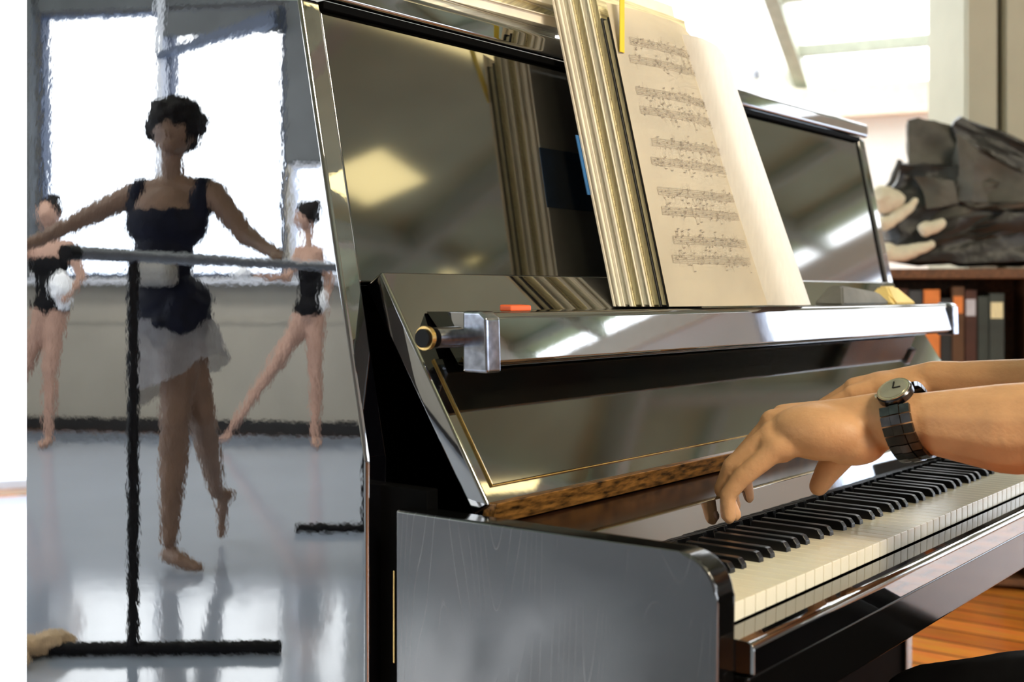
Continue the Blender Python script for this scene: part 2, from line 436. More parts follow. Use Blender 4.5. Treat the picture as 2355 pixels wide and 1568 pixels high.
def poly(name, pts, z0, z1, material):
    bm = bmesh.new()
    a = [bm.verts.new((p[0], p[1], z0)) for p in pts]; b = [bm.verts.new((p[0], p[1], z1)) for p in pts]
    bm.faces.new(a); bm.faces.new(list(reversed(b)))
    for i in range(len(a)): j = (i+1) % len(a); bm.faces.new((a[i], b[i], b[j], a[j]))
    o = fin(name, bm, material, smooth=None); o['kind'] = 'structure'; return o
out = [(A_.x-.2, A_.y+.3), (B_.x-.3, B_.y), (S1[0]-.1, S1[1]-.2), (S2[0]+.3, S2[1]-.2), (Epos[0]+.3, Epos[1]+.1)]
poly('floor', out, -.1, 0, M['floor'])
q0, q1 = rp(0, 1), rp(L3, 1)
poly('ceiling', [(A_.x, A_.y), (B_.x, B_.y), S1, (q0.x, q0.y), (q1.x, q1.y)], H, H+.1, M['olive'])
# dance vinyl over the studio half of the floor
mt = poly('dance_mat', [(A_.x+.05, A_.y-.1), (WF @ Vector((4.5, .04, 0)))[:2], (-1.6, -.9), (-.2, 1.2), (5.6, 3.3)], 0.0005, .004, M['marley'])
del mt['kind']; tag(mt, 'blue grey vinyl dance mat spread over the studio floor', 'mat')
# ceiling beams
def beam(nm, p, q, w=.1, h=.16, m_=M['beam']):
    fr, L = frame(p, q); o = box(nm, (0, -w/2, H-h), (L, w/2, H-.001), m_, bev=.004, fr=fr); o['kind'] = 'structure'
beam('trim_10', (-5.5, 1.0), (5.9, -2.4)); beam('trim_11', (-5.2, -2.), (6.2, -4.4)); beam('trim_12', (1.2, 5.2), (3.8, -5.8), .14, .2)
beam('trim_13', (-3.5, 6.8), (-1.6, -5.8)); beam('trim_14', (4.0, 3.5), (6.0, -5.2), .12, .18)

# ------------------------------------------------------------------ light
w = bpy.data.worlds.new('overcast_sky'); scene.world = w; w.use_nodes = True
nt = w.node_tree; bg = nt.nodes['Background']
tc = nt.nodes.new('ShaderNodeTexCoord'); sp = nt.nodes.new('ShaderNodeSeparateXYZ'); rm = nt.nodes.new('ShaderNodeValToRGB')
rm.color_ramp.elements[0].position = .48; rm.color_ramp.elements[0].color = (.62, .74, .92, 1)
rm.color_ramp.elements[1].position = .60; rm.color_ramp.elements[1].color = (.95, .98, 1, 1)
mr = nt.nodes.new('ShaderNodeMapRange'); mr.inputs[1].default_value = -1; mr.inputs[2].default_value = 1
nt.links.new(tc.outputs['Generated'], sp.inputs[0]); nt.links.new(sp.outputs['Z'], mr.inputs[0]); nt.links.new(mr.outputs[0], rm.inputs[0])
nt.links.new(rm.outputs[0], bg.inputs['Color']); bg.inputs['Strength'].default_value = 5.5

def area(name, loc, target, sx, sy, energy, color):
    L = bpy.data.lights.new(name, 'AREA'); L.shape = 'RECTANGLE'; L.size = sx; L.size_y = sy; L.energy = energy; L.color = color
    o = bpy.data.objects.new(name, L); COL.objects.link(o); o.location = loc
    o.rotation_euler = (Vector(target)-Vector(loc)).to_track_quat('-Z', 'Y').to_euler(); return o
# fill lights added under the studio ceiling to brighten wall and floor
for lat, dep in ((-3.2, 7.0), (-1.2, 6.6), (-2.6, 4.6), (.8, 6.4)):
    p = S(lat, dep, H-.25); area('studio_fill', p, S(lat-.0, dep+1.4, 0.), 1.5, .5, 50, (1, .95, .88))
# warm tubes over the piano corner
for (x0, y0, x1, y1, wd, e) in ((2.5, -1.70, 4.3, -1.86, .07, 1.6), (3.9, -3.0, 4.6, -3.3, .42, 3.6), (6.3, -4.35, 7.0, -4.6, .35, 3.)):
    o = area('warm_luminaire', ((x0+x1)/2, (y0+y1)/2, H-.22), ((x0+x1)/2, (y0+y1)/2, 0), math.hypot(x1-x0, y1-y0), wd, e, (1, .80, .36))
    o.rotation_euler = (0, 0, math.atan2(y1-y0, x1-x0))

area('warm_fill', (-.7, -2.6, H-.22), (.7, .0, .8), .9, .9, 120, (1, .86, .64))  # added fill light that warms and brightens the piano front

scene.view_settings.view_transform = 'Standard'; scene.view_settings.look = 'None'
scene.view_settings.exposure = .3; scene.view_settings.gamma = 1.
scene.cycles.max_bounces = 8; scene.cycles.glossy_bounces = 5; scene.cycles.transparent_max_bounces = 12
scene.cycles.sample_clamp_indirect = 6.

# ------------------------------------------------------------------ the piano
XR = 1.66
P = empty('upright_piano', (.83, .5, 0), 'glossy black upright piano with raised fallboard and open keyboard', 'piano')
K = .2037
def fy(z): return .363+(z-.829)*K             # front edge line of the leaning cabinet sides
LS = .16
def lz(y): return 1.374+(y-.472)*LS          # the lid rises a little towards the back
side = [(.361, .0), (.361, .829), (fy(1.374), 1.374), (1.079, lz(1.079)), (1.079, .0)]
sp_ = prism('side_panel', side, -.034, 0, M['side'], P, bev=.005, label='polished side panel mirroring dancers at a barre')
prism('side_panel', side, XR, XR+.034, M['lacquer'], P, bev=.005)
arm = [(-.086, .56), (-.086, .739)] + arc(-.046, .739, .04, 180, 90, 7)[1:] + [(.317, .779), (.317, .56)]
la = prism('arm', arm, -.034, 0, [M['scuffed'], M['satin']], P, bev=.0035, label='scuffed left arm end with swirling scratches')
for f_ in la.data.polygons:
    if f_.normal.x > -.25: f_.material_index = 1
prism('arm', arm, XR, XR+.034, M['lacquer'], P, bev=.0035)
for x in (-.012, XR+.002):
    box('pilaster', (x, .29, .0 if x < 0 else .61), (x+.02, .37, .80), M['matte'], P, bev=.002)
for x in (-.030, XR-.03):
    box('front_leg', (x, -.075, 0), (x+.06, -.005, .575), M['lacquer'], P, bev=.006)
box('highlight_strip', (-.0175, .334, .60), (-.0125, .337, .705), M['brass'], P, bev=.001)  # thin brass strip standing in for a golden highlight in the recess
prism('lid', [(.468, lz(.468)+.003), (1.092, lz(1.092)+.003), (1.092, lz(1.092)+.036), (.468, lz(.468)+.036)], -.045, XR+.045, M['lacquer'], P, bev=.008, seg=4)
box('back_frame', (0, 1.02, .02), (XR, 1.078, 1.374), M['matte'], P)
# upper panel
box('lid_shade_strip', (.001, .470, 1.366), (XR-.001, .50, 1.3755), M['matte'], P, bev=.001)  # matte black strip standing in for the shadow gap under the lid
z0, z1 = 1.032, 1.366
prism('upper_panel', [(fy(z0)+.006, z0), (fy(z1)+.006, z1), (fy(z1)+.028, z1), (fy(z0)+.028, z0)], .003, XR-.003, M['panel'], P, bev=.003)
box('cavity_shade_board', (0, .47, .60), (XR, .49, 1.03), M['matte'], P)  # matte black sheet added for the shade inside the open cavity
# lower part
box('knee_panel', (0, .372, .03), (XR, .392, .60), M['matte'], P, bev=.003)
box('toe_rail', (0, .352, 0), (XR, .40, .03), M['matte'], P)
prism('keybed', [(-.100, .607), (.42, .607), (.42, .664), (-.100, .664)], 0, XR, M['satin'], P, bev=.004)
slip = [(-.0625, .665), (-.0625, .6965), (-.064, .6975)] + [(-.098, .6968)] + arc(-.098, .6888, .008, 90, 180, 5)[1:] + [(-.106, .667)]
prism('key_slip', slip, 0, XR, M['lacquer'], P, bev=.0008)
box('key_block', (1.226, -.062, .665), (XR, .22, .745), M['lacquer'], P, bev=.004)
box('screw_plate', (.0, -.060, .742), (.012, -.030, .764), M['brass'], P, bev=.003)
# name board behind the keys, shelf and gilded rail beneath the fallboard
prism('name_board', [(.102, .700), (.112, .764), (.124, .764), (.114, .700)], 0, 1.226, M['lacquer'], P, bev=.001)
prism('action_shelf', [(.124, .745), (.124, .762), (.30, .762), (.30, .745)], 0, XR, M['red_wood'], P, bev=.001)
prism('hinge_rail', [(.222, .764), (.214, .789), (.232, .789), (.24, .764)], .02, XR-.02, M['felt_wood'], P, bev=.002)
# fallboard (raised and leaning)
def fbp(t, o): # t along the slope, o out of the face towards the player
    y0_, z0_, y1_, z1_ = .224, .786, .388, 1.046
    d = Vector((y1_-y0_, z1_-z0_)); L = d.length; d /= L; n = Vector((-d.y, d.x))
    return (y0_+d.x*t+n.x*o, z0_+d.y*t+n.y*o)
LF = math.hypot(.164, .26)

fb = prism('fallboard', [fbp(0, 0), fbp(LF, 0), fbp(LF, -.032), fbp(0, -.026)], .016, XR-.016, M['lacquer'], P, bev=.004, seg=3)
prism('inlay', [fbp(.022, .0002), fbp(.185, .0002), fbp(.185, .0022), fbp(.022, .0022)], .036, XR-.036, M['panel'], fb, bev=.001)
bm = bmesh.new()
addprism(bm, [fbp(.0205, .0002), fbp(.0215, .0002), fbp(.0215, .0026), fbp(.0205, .0026)], .0345, XR-.0345)
addprism(bm, [fbp(.0215, .0002), fbp(.185, .0002), fbp(.185, .0026), fbp(.0215, .0026)], .0345, .0356)
fin('beading', bm, M['brass'], fb)
# folding lip along the fallboard that carries the music
lip = [(.250, .936)] + arc(.2505, .944, .008, 270, 187, 4)[1:] + arc(.2585, .990, .008, 172, 90, 4) + [(.356, .998), (.33, .972), (.305, .936)]
lp = prism('music_ledge', lip, .060, 1.60, M['lacquer'], P, bev=.0008)
cap = [(.238, .930), (.240, .992), (.250, 1.000), (.276, 1.000), (.276, .93)]
prism('ledge_end_cap', cap, .032, .058, M['steel'], P, bev=.004)
prism('ledge_end_cap', cap, 1.602, 1.632, M['steel'], P, bev=.004)
tube('hinge_pin', [(-.008, .283, .970), (.034, .283, .970)], [.0118, .0122], M['steel'], P, 20)
tube('hinge_ring', [(-.020, .287, .970), (-.014, .287, .970)], .0135, M['brass'], P, 20)
tube('hinge_bush', [(-.0235, .287, .970), (-.0085, .287, .970)], .0105, M['blackmetal'], P, 20)
# keys
WW = .0235; zt = .717
names = []
wi = 0; blacks = []
seq = ['A', 'A#', 'B'] + ['C', 'C#', 'D', 'D#', 'E', 'F', 'F#', 'G', 'G#', 'A', 'A#', 'B']*7 + ['C']
OFF = {'C#': -.0025, 'D#': .0025, 'F#': -.003, 'G#': 0, 'A#': .003}
for nme in seq:
    if '#' in nme: blacks.append(wi*WW + OFF[nme])
    else: wi += 1
down = {}
def white_mesh(x0, dz):
    bm = bmesh.new()
    addbox(bm, (x0+.0005, -.060, zt-.019), (x0+WW-.0005, .098, zt), .0012, 2)
    for v in bm.verts: v.co.z -= dz*max(0, (.2-v.co.y)/.26)
    return bm
for i in range(52): fin('white_key', white_mesh(i*WW, down.get(i, 0)), M['ivory'], P)
for xc in blacks:
    bm = bmesh.new()
    prof = [(.002, zt-.010), (.003, zt+.0045), (.0075, zt+.0105), (.012, zt+.0115), (.098, zt+.012), (.098, zt-.010)]
    A = [bm.verts.new((xc-.0060, y, z)) for y, z in prof]; B = [bm.verts.new((xc+.0060, y, z)) for y, z in prof]
    for j in (1, 2, 3, 4): A[j].co.x += .0008; B[j].co.x -= .0008
    bm.faces.new(A); bm.faces.new(list(reversed(B)))
    for j in range(6): bm.faces.new((A[j], B[j], B[(j+1) % 6], A[(j+1) % 6]))
    bmesh.ops.bevel(bm, geom=[e for e in bm.edges], offset=.0007, segments=1, affect='EDGES')
    fin('black_key', bm, M['black_key'], P)

# ------------------------------------------------------------------ music books on the ledge
SL = .24
BZ = 1.0
def by(y, z): return y+(z-BZ)*SL
def slab(bm, x0, x1, ya, yb, h, bev=.0015, z0=BZ+.0005):
    addprism(bm, [(by(ya, z0), z0), (by(ya, z0+h), z0+h), (by(yb, z0+h), z0+h), (by(yb, z0), z0)], x0, x1, bev, 1)
def book(name, x0, x1, ya, yb, h, cov, pages, label, ct=.002, wav=0):
    t = empty(name, ((x0+x1)/2, (ya+yb)/2, BZ), label, 'book', 'music books standing on the piano ledge')
    bm = bmesh.new(); slab(bm, x0, x1, ya, ya+ct, h, .0006); slab(bm, x0, x1, yb-ct, yb, h, .0006)
    fin('cover', bm, cov, t)
    bm = bmesh.new(); slab(bm, x0+.002, x1-.003, ya+ct+.0003, yb-ct-.0003, h-.006, .0008, BZ+.003)
    fin('page_block', bm, pages, t)
    return t
X0 = .472
book('music_book', X0-.004, .735, .346, .358, .505, M['cover_cream'], M['cover_cream'], 'cream backed music folder standing rearmost against the piano', ct=.004)
# blue edge of the folder behind
book('music_book', X0+.000, .73, .327, .3455, .500, M['cover_cream'], M['page_edge2'], 'thick pale music book second from the back of the ledge', ct=.005)
book('music_book', X0+.003, .74, .312, .3265, .492, M['page_edge'], M['page_edge'], 'yellowed music book in the middle of the leaning stack')
book('music_book', X0+.001, .735, .297, .3115, .496, M['cover_cream'], M['page_edge2'], 'grey edged music book fourth from the back of the stack')
book('music_book', X0+.004, .74, .283, .2965, .470, M['page_edge'], M['page_edge'], 'tan music book just behind the dark covered one')
book('music_book', X0+.002, .735, .268, .2825, .425, M['cover_dark'], M['page_edge'], 'dark covered music book right behind the open score', ct=.003)
bl = prism('blue_card', [(by(.3585, 1.165), 1.165), (by(.3585, 1.255), 1.255), (by(.3605, 1.255), 1.255), (by(.3605, 1.165), 1.165)], X0-.010, .70, M['cover_blue'], bev=.0004)
tag(bl, 'thin blue card sticking out behind the whole stack of music', 'card')

# open score: left page block + printed page, gutter, right page block curling forwards
T = empty('open_score', (.66, .26, BZ), 'open music score with printed staves standing in front of the book stack', 'book')
bm = bmesh.new()
ZT = 1.447
def curve_sheet(path, zb, zt_fn, th=.0):
    """path: list of (x, y at bottom); returns mesh of a standing leaf"""
    bm = bmesh.new(); n = len(path); m = 12
    g = []
    for i, (x, y) in enumerate(path):
        zt_ = zt_fn(i/(n-1)); col = []
        for j in range(m+1):
            z = zb+(zt_-zb)*j/m; col.append(bm.verts.new((x+shx(i/(n-1), z), by(y, z), z)))
        g.append(col)
    for i in range(n-1):
        for j in range(m): bm.faces.new((g[i][j], g[i+1][j], g[i+1][j+1], g[i][j+1]))
    if th:
        bmesh.ops.solidify(bm, geom=bm.faces[:], thickness=th)
    return bm
def shx(k, z): return -.10*(z-BZ)*k          # leaves lean back towards the gutter near the top
LP = [(X0+.27*t, .2655-.018*t-.010*math.sin(PI*t)) for t in [i/14 for i in range(15)]]
def topL(k): return ZT-.006*k-.035*max(0, k-.8)/.2*0.6
fin('left_page', curve_sheet(LP, BZ+.001, topL, .0022), M['paper'], T)
# print: staves and notes on the left page
bm = bmesh.new()
def lp_at(k, z, o=.0016):
    f = k*14; i = min(13, int(f)); a, b = LP[i], LP[i+1]; r = f-i
    x = a[0]+(b[0]-a[0])*r; y = a[1]+(b[1]-a[1])*r
    return Vector((x+shx(k, z), by(y, z)-o, z))
def strip(k0, k1, z, h, n=14):
    pv = None
    for i in range(n+1):
        k = k0+(k1-k0)*i/n
        a, b = bm.verts.new(lp_at(k, z)), bm.verts.new(lp_at(k, z+h))
        if pv: bm.faces.new((pv[0], a, b, pv[1]))
        pv = (a, b)
sys_z = [1.385, 1.345, 1.300, 1.262, 1.208, 1.170, 1.125, 1.087, 1.050, 1.020]
sys_z = [1.388, 1.360, 1.312, 1.283, 1.236, 1.207, 1.163, 1.134, 1.092, 1.064, 1.034]
rr = random.Random(3)
for si, zs in enumerate(sys_z[:10]):
    k0 = .10 if si % 4 else .14; k1 = .90
    for l in range(5): strip(k0, k1, zs+l*.0027, .00045)
    n = 44
    for q in range(n):
        k = k0+.03+(k1-k0-.05)*q/n+rr.uniform(-.003, .003); zz = zs+rr.uniform(-.004, .014)
        if rr.random() < .16: continue
        a = [lp_at(k+dx, zz+dz, .0018) for dx, dz in ((-.006, 0), (0, -.0013), (.006, 0), (0, .0013))]
        bm.faces.new([bm.verts.new(p) for p in a])
        sdir = 1 if rr.random() < .6 else -1
        a = [lp_at(k+dx, zz+dz, .0018) for dx, dz in ((.0045, 0), (.006, 0), (.006, .009*sdir), (.0045, .009*sdir))]
        bm.faces.new([bm.verts.new(p) for p in a])
        if rr.random() < .45:
            a = [lp_at(k+dx, zz+.009*sdir+dz, .0018) for dx, dz in ((.0045, -.0012), (.026, -.0008), (.026, .0003), (.0045, 0))]
            bm.faces.new([bm.verts.new(p) for p in a])
    for kb in (k0, k0+.27, k0+.53, k1):
        a = [lp_at(kb+dx, zs+dz, .0018) for dx, dz in ((0, 0), (.003, 0), (.003, .0113), (0, .0113))]
        bm.faces.new([bm.verts.new(p) for p in a])
fin('printed_music', bm, M['ink'], T, smooth=None)
# right half: thick curling leaves
GX, GY = LP[-1]
leafn = 0
RP = [(GX, GY+.004), (GX+.012, GY-.024), (GX+.034, GY-.036), (GX+.070, GY-.036), (GX+.112, GY-.022), (GX+.150, GY+.004), (GX+.165, GY+.03)]
def topR(k): return ZT-.02-.045*k
bm = bmesh.new(); m = 14; g = []
path = []
for i in range(len(RP)-1):
    for j in range(4):
        t = j/4; 
        q0_ = RP[max(i-1, 0)]; q1_ = RP[i]; q2_ = RP[i+1]; q3_ = RP[min(i+2, len(RP)-1)]
        path.append(tuple(.5*((2*q1_[c_])+(-q0_[c_]+q2_[c_])*t+(2*q0_[c_]-5*q1_[c_]+4*q2_[c_]-q3_[c_])*t*t+(-q0_[c_]+3*q1_[c_]-3*q2_[c_]+q3_[c_])*t**3) for c_ in (0, 1)))
path.append(RP[-1])
n = len(path)
for i, (x, y) in enumerate(path):
    k = i/(n-1); col = []
    rip = (.0012*math.sin(k*75)+.0008*math.sin(k*131)) if k > .3 else 0
    for j in range(m+1):
        z = BZ+.001+(topR(k)-BZ)*j/m; w_ = (z-BZ)/.43
        col.append(bm.verts.new((x-.055*w_*1.0-.10*(z-BZ)-.03*w_*k, by(y+rip, z), z)))
    g.append(col)
bk = []
for i, (x, y) in enumerate(path):
    k = i/(n-1); col = []
    for j in range(m+1):
        z = BZ+.001+(topR(k)-BZ)*j/m; w_ = (z-BZ)/.43
        col.append(bm.verts.new((x-.055*w_-.10*(z-BZ)-.03*w_*k, by(GY+.034, z), z)))
    bk.append(col)
for a, b, fl in ((g, g, 0), (bk, bk, 1)):
    for i in range(n-1):
        for j in range(m): bm.faces.new((a[i][j], a[i+1][j], a[i+1][j+1], a[i][j+1]))
for i in range(n-1):
    bm.faces.new((g[i][0], g[i+1][0], bk[i+1][0], bk[i][0])); bm.faces.new((g[i][m], g[i+1][m], bk[i+1][m], bk[i][m]))
for i in (0, n-1):
    for j in range(m): bm.faces.new((g[i][j], g[i][j+1], bk[i][j+1], bk[i][j]))
fin('right_page_block', bm, M['white_page'], T, smooth=30)
ym = box('page_marker', (X0+.002, by(.2655, 1.40)-.012, 1.372), (X0+.014, by(.2655, 1.40)-.0105, 1.47), M['yellow'], T, bev=.0003)
tube('page_clip', [(X0+.20, by(.236, 1.36), 1.372), (X0+.206, by(.230, 1.36), 1.368)], .003, M['blackmetal'], T, 8)

# small things on the ledge
o = prism('eraser', [(.262, .9985), (.262, 1.0055), (.28, 1.0065), (.28, .9985)], .105, .145, M['orange'], bev=.002); tag(o, 'small orange eraser lying near the left end of the piano ledge', 'eraser')
bm = bmesh.new()
for k, pts in enumerate([((1.12, .262), (1.34, .275))]):
    (xa, ya), (xb, yb) = pts
    vs = [bm.verts.new(v) for v in ((xa, ya+.02, .9985), (xb, yb, .9985), (xb, yb+.05, .9985), (xa, ya+.08, .9985), (xa+.02, ya+.03, 1.034), (xb-.03, yb+.015, 1.022), (xb-.03, yb+.04, 1.022), (xa+.03, ya+.06, 1.034))]
    bmesh.ops.convex_hull(bm, input=vs)
bmesh.ops.bevel(bm, geom=bm.edges[:], offset=.003, segments=2, affect='EDGES')
o = fin('booklet', bm, M['greycloth']); tag(o, 'dark grey booklet on the ledge between the open score and yellow pad', 'booklet')
bm = bmesh.new()
vs = [bm.verts.new(v) for v in ((1.325, .262, .9985), (1.47, .27, .9985), (1.47, .32, .9985), (1.325, .33, .9985), (1.36, .29, 1.034), (1.405, .29, 1.034), (1.40, .31, 1.034), (1.36, .31, 1.034))]
bmesh.ops.convex_hull(bm, input=vs); bmesh.ops.bevel(bm, geom=bm.edges[:], offset=.004, segments=3, affect='EDGES')
o = fin('cloth', bm, M['paleyellow']); tag(o, 'folded pale yellow cloth at the right end of the piano ledge', 'cloth')

# papers on the lid
for i, (x0, x1, y0, y1, a, m_, lb) in enumerate([(.22, .56, .52, .76, 2, M['page_edge2'], 'bottom music booklet of the pile on top of the piano'),
        (.24, .60, .50, .74, -6, M['cover_cream'], 'cream music booklet second in the pile on top of the piano'),
        (.25, .57, .515, .75, 5, M['page_edge'], 'tan music booklet third in the pile on top of the piano'),
        (.29, .62, .50, .73, -3, M['paper'], 'topmost pale booklet of the pile on top of the piano')]):
    zb = .0005+i*.0165; ym = (y0+y1)/2
    fr = Matrix.Translation(((x0+x1)/2, ym, lz(ym)+.0375)) @ Matrix.Rotation(math.atan(LS), 4, 'X') @ Matrix.Rotation(math.radians(a), 4, 'Z')
    t = empty('music_booklet', ((x0+x1)/2, ym, lz(ym)+.0375+zb), lb, 'book', 'booklets piled on the piano lid')
    hx, hy = (x1-x0)/2, (y1-y0)/2
    bm = bmesh.new(); addbox(bm, (-hx, -hy, zb), (hx, hy, zb+.001), fr=fr); addbox(bm, (-hx, -hy, zb+.0145), (hx, hy, zb+.0158), fr=fr)
    fin('cover', bm, M['cover_cream'], t)
    bm = bmesh.new(); addbox(bm, (-hx+.003, -hy+.004, zb+.0011), (hx-.003, hy-.004, zb+.0144), fr=fr); fin('page_block', bm, m_, t)

# ------------------------------------------------------------------ pianist
PN = empty('person', (.62, -.5, 0), 'pianist in black trousers and short sleeves playing the keys with both bare forearms', 'person')
c = 'c'
prims = [
 # left hand
 (c, (.405, -.075, .866), (.350, .040, .830), .024, .015), (c, (.405, -.075, .872), (.366, .056, .846), .026, .016),
 (c, (.405, -.070, .876), (.386, .064, .858), .026, .017), (c, (.408, -.070, .874), (.408, .060, .864), .025, .016),
 ('b', (.383, .000, .850), (.044, .066, .035)), ('b', (.392, -.035, .838), (.034, .044, .027)), ('b', (.362, .045, .832), (.022, .026, .022)),
 # little finger
 (c, (.350, .040, .830), (.336, .082, .792), .0140, .0125), (c, (.336, .082, .792), (.331, .098, .770), .0120, .0108), (c, (.331, .098, .770), (.331, .096, .7420), .0105, .0085),
 # ring
 (c, (.366, .056, .846), (.352, .103, .802), .0150, .0135), (c, (.352, .103, .802), (.353, .117, .772), .0130, .0115), (c, (.353, .117, .772), (.358, .103, .7412), .0112, .0090),
 # middle
 (c, (.386, .064, .858), (.377, .107, .808), .0140, .0120), (c, (.377, .107, .808), (.379, .122, .775), .0115, .0105), (c, (.379, .122, .775), (.383, .116, .747), .0105, .0085),
 # index
 (c, (.408, .060, .864), (.407, .101, .816), .0140, .0120), (c, (.407, .101, .816), (.409, .116, .782), .0115, .0105), (c, (.409, .116, .782), (.412, .112, .755), .0105, .0085),
 # thumb
 (c, (.415, -.045, .860), (.430, -.012, .824), .024, .0195), (c, (.430, -.012, .824), (.434, .012, .796), .0195, .0165), (c, (.434, .012, .796), (.433, .024, .775), .0160, .0125),
 # left forearm / upper arm
 (c, (.405, -.070, .870), (.408, -.115, .868), .030, .034), (c, (.408, -.115, .868), (.418, -.215, .866), .035, .053), (c, (.418, -.215, .866), (.425, -.300, .875), .053, .052),
 ('b', (.408, -.10, .866), (.040, .05, .036)),
 (c, (.425, -.300, .875), (.455, -.345, .90), .050, .048), (c, (.455, -.345, .90), (.475, -.43, 1.14), .047, .055), (c, (.475, -.43, 1.14), (.64, -.46, 1.20), .06, .05),
 # right hand
 (c, (.730, -.020, .895), (.690, .085, .872), .025, .015), (c, (.730, -.020, .897), (.712, .092, .880), .026, .016), (c, (.732, -.020, .897), (.735, .092, .880), .026, .016), (c, (.735, -.020, .893), (.756, .084, .872), .025, .015),
 ('b', (.725, .035, .882), (.042, .058, .026)),
 (c, (.690, .085, .872), (.680, .130, .846), .0130, .0115), (c, (.680, .130, .846), (.678, .134, .800), .0110, .0085),
 (c, (.712, .092, .880), (.708, .140, .850), .0135, .0115), (c, (.708, .140, .850), (.707, .142, .798), .0110, .0085),
 (c, (.735, .092, .880), (.737, .138, .850), .0135, .0115), (c, (.737, .138, .850), (.738, .140, .800), .0110, .0085),
 (c, (.756, .084, .872), (.763, .120, .846), .0120, .0105), (c, (.763, .120, .846), (.766, .122, .806), .0100, .0080),
 (c, (.705, .00, .880), (.672, .035, .850), .021, .015), (c, (.672, .035, .850), (.655, .066, .812), .0150, .0105),
 (c, (.730, -.020, .895), (.740, -.065, .892), .029, .032), (c, (.740, -.065, .892), (.765, -.17, .885), .033, .047), (c, (.765, -.17, .885), (.80, -.27, .885), .048, .050),
 (c, (.80, -.27, .885), (.80, -.33, .92), .049, .047), (c, (.80, -.33, .92), (.79, -.43, 1.14), .047, .055), (c, (.79, -.43, 1.14), (.64, -.46, 1.20), .06, .05),
 # trunk, neck, head
 ('b', (.63, -.47, 1.10), (.165, .105, .16)), ('b', (.63, -.49, .90), (.145, .10, .18)), ('b', (.63, -.50, .70), (.165, .115, .13)),
 (c, (.63, -.46, 1.18), (.63, -.43, 1.31), .058, .052), ('b', (.63, -.405, 1.40), (.073, .092, .108)), ('b', (.63, -.345, 1.345), (.045, .04, .04)),
 ('b', (.63, -.318, 1.385), (.012, .018, .022)), ('b', (.555, -.405, 1.39), (.012, .02, .032)), ('b', (.705, -.405, 1.39), (.012, .02, .032)),
 # legs
 (c, (.60, -.48, .56), (.615, -.05, .445), .085, .060), (c, (.615, -.05, .445), (.62, -.42, .10), .052, .038), (c, (.62, -.44, .06), (.62, -.30, .03), .035, .026),
 (c, (.70, -.48, .56), (.84, -.12, .42), .085, .060), (c, (.84, -.12, .42), (.84, -.45, .10), .052, .038), (c, (.84, -.47, .06), (.84, -.33, .03), .035, .026),
]
organic('body', prims, M['skin'], PN, voxel=.0034, smooth=5, label='bare forearms and hands')
organic('shirt', [('b', (.63, -.47, 1.10), (.175, .115, .17)), ('b', (.63, -.49, .90), (.155, .11, .19)), ('b', (.63, -.50, .71), (.182, .130, .16)),
   (c, (.475, -.43, 1.14), (.64, -.46, 1.19), .068, .06), (c, (.79, -.43, 1.14), (.64, -.46, 1.19), .068, .06), (c, (.475, -.43, 1.14), (.466, -.395, 1.04), .066, .062), (c, (.79, -.43, 1.14), (.795, -.395, 1.04), .066, .062)],
   M['whitecloth'], PN, voxel=.008, smooth=4)
organic('trousers', [('b', (.63, -.50, .62), (.178, .13, .12)), (c, (.60, -.48, .56), (.615, -.06, .44), .100, .078), (c, (.615, -.06, .435), (.62, -.42, .12), .072, .060),
   (c, (.70, -.48, .56), (.84, -.13, .415), .098, .074), (c, (.84, -.13, .41), (.84, -.45, .12), .070, .060)], M['blackcloth'], PN, voxel=.007, smooth=4, wrinkle=.003, wscale=14)
for a, b in (((.62, -.45, .045), (.62, -.28, .035)), ((.84, -.48, .045), (.84, -.31, .035))):
    organic('shoe', [(c, a, b, .043, .034), ('b', (a[0], a[1], .07), (.045, .055, .05))], M['blackmetal'], PN, voxel=.006, smooth=3)
organic('hair', [('b', (.63, -.425, 1.425), (.08, .095, .10)), ('b', (.63, -.46, 1.38), (.07, .06, .08))], M['hair_b'], PN, voxel=.007, smooth=3, wrinkle=.004, wscale=40)
for p, m_ in (((.331, .1035, .745), 0), ((.358, .1115, .745), 0)):
    bm = bmesh.new(); addball(bm, p, (.0055, .003, .0065), n=2); fin('fingernail', bm, M['nail'], PN)

for x in (.602, .658):
    bm = bmesh.new(); addball(bm, (x, -.326, 1.412), .010, n=2); fin('eye', bm, M['hair'], PN)
bm = bmesh.new(); addball(bm, (.63, -.306, 1.345), (.022, .006, .006), n=2); fin('mouth', bm, M['nail'], PN)

# bench
BN = empty('piano_bench', (.64, -.56, 0), 'black padded piano bench under the pianist', 'bench')
box('seat', (.38, -.80, .385), (.92, -.37, .455), M['blackcloth'], BN, bev=.02, seg=4)
for x in (.39, .85):
    for y in (-.77, -.44): box('leg', (x, y, 0), (x+.04, y+.04, .385), M['lacquer'], BN, bev=.003)

# wristwatch on the left wrist
WT = empty('wristwatch', (.408, -.103, .868), 'dark steel wristwatch with linked bracelet on the left wrist', 'watch')
ax = Vector((.05, -1, -.02)).normalized(); wc = Vector((.4075, -.103, .867))
e1 = Vector((0, 0, 1)); e1 = (e1-ax*e1.dot(ax)).normalized(); e2 = ax.cross(e1)
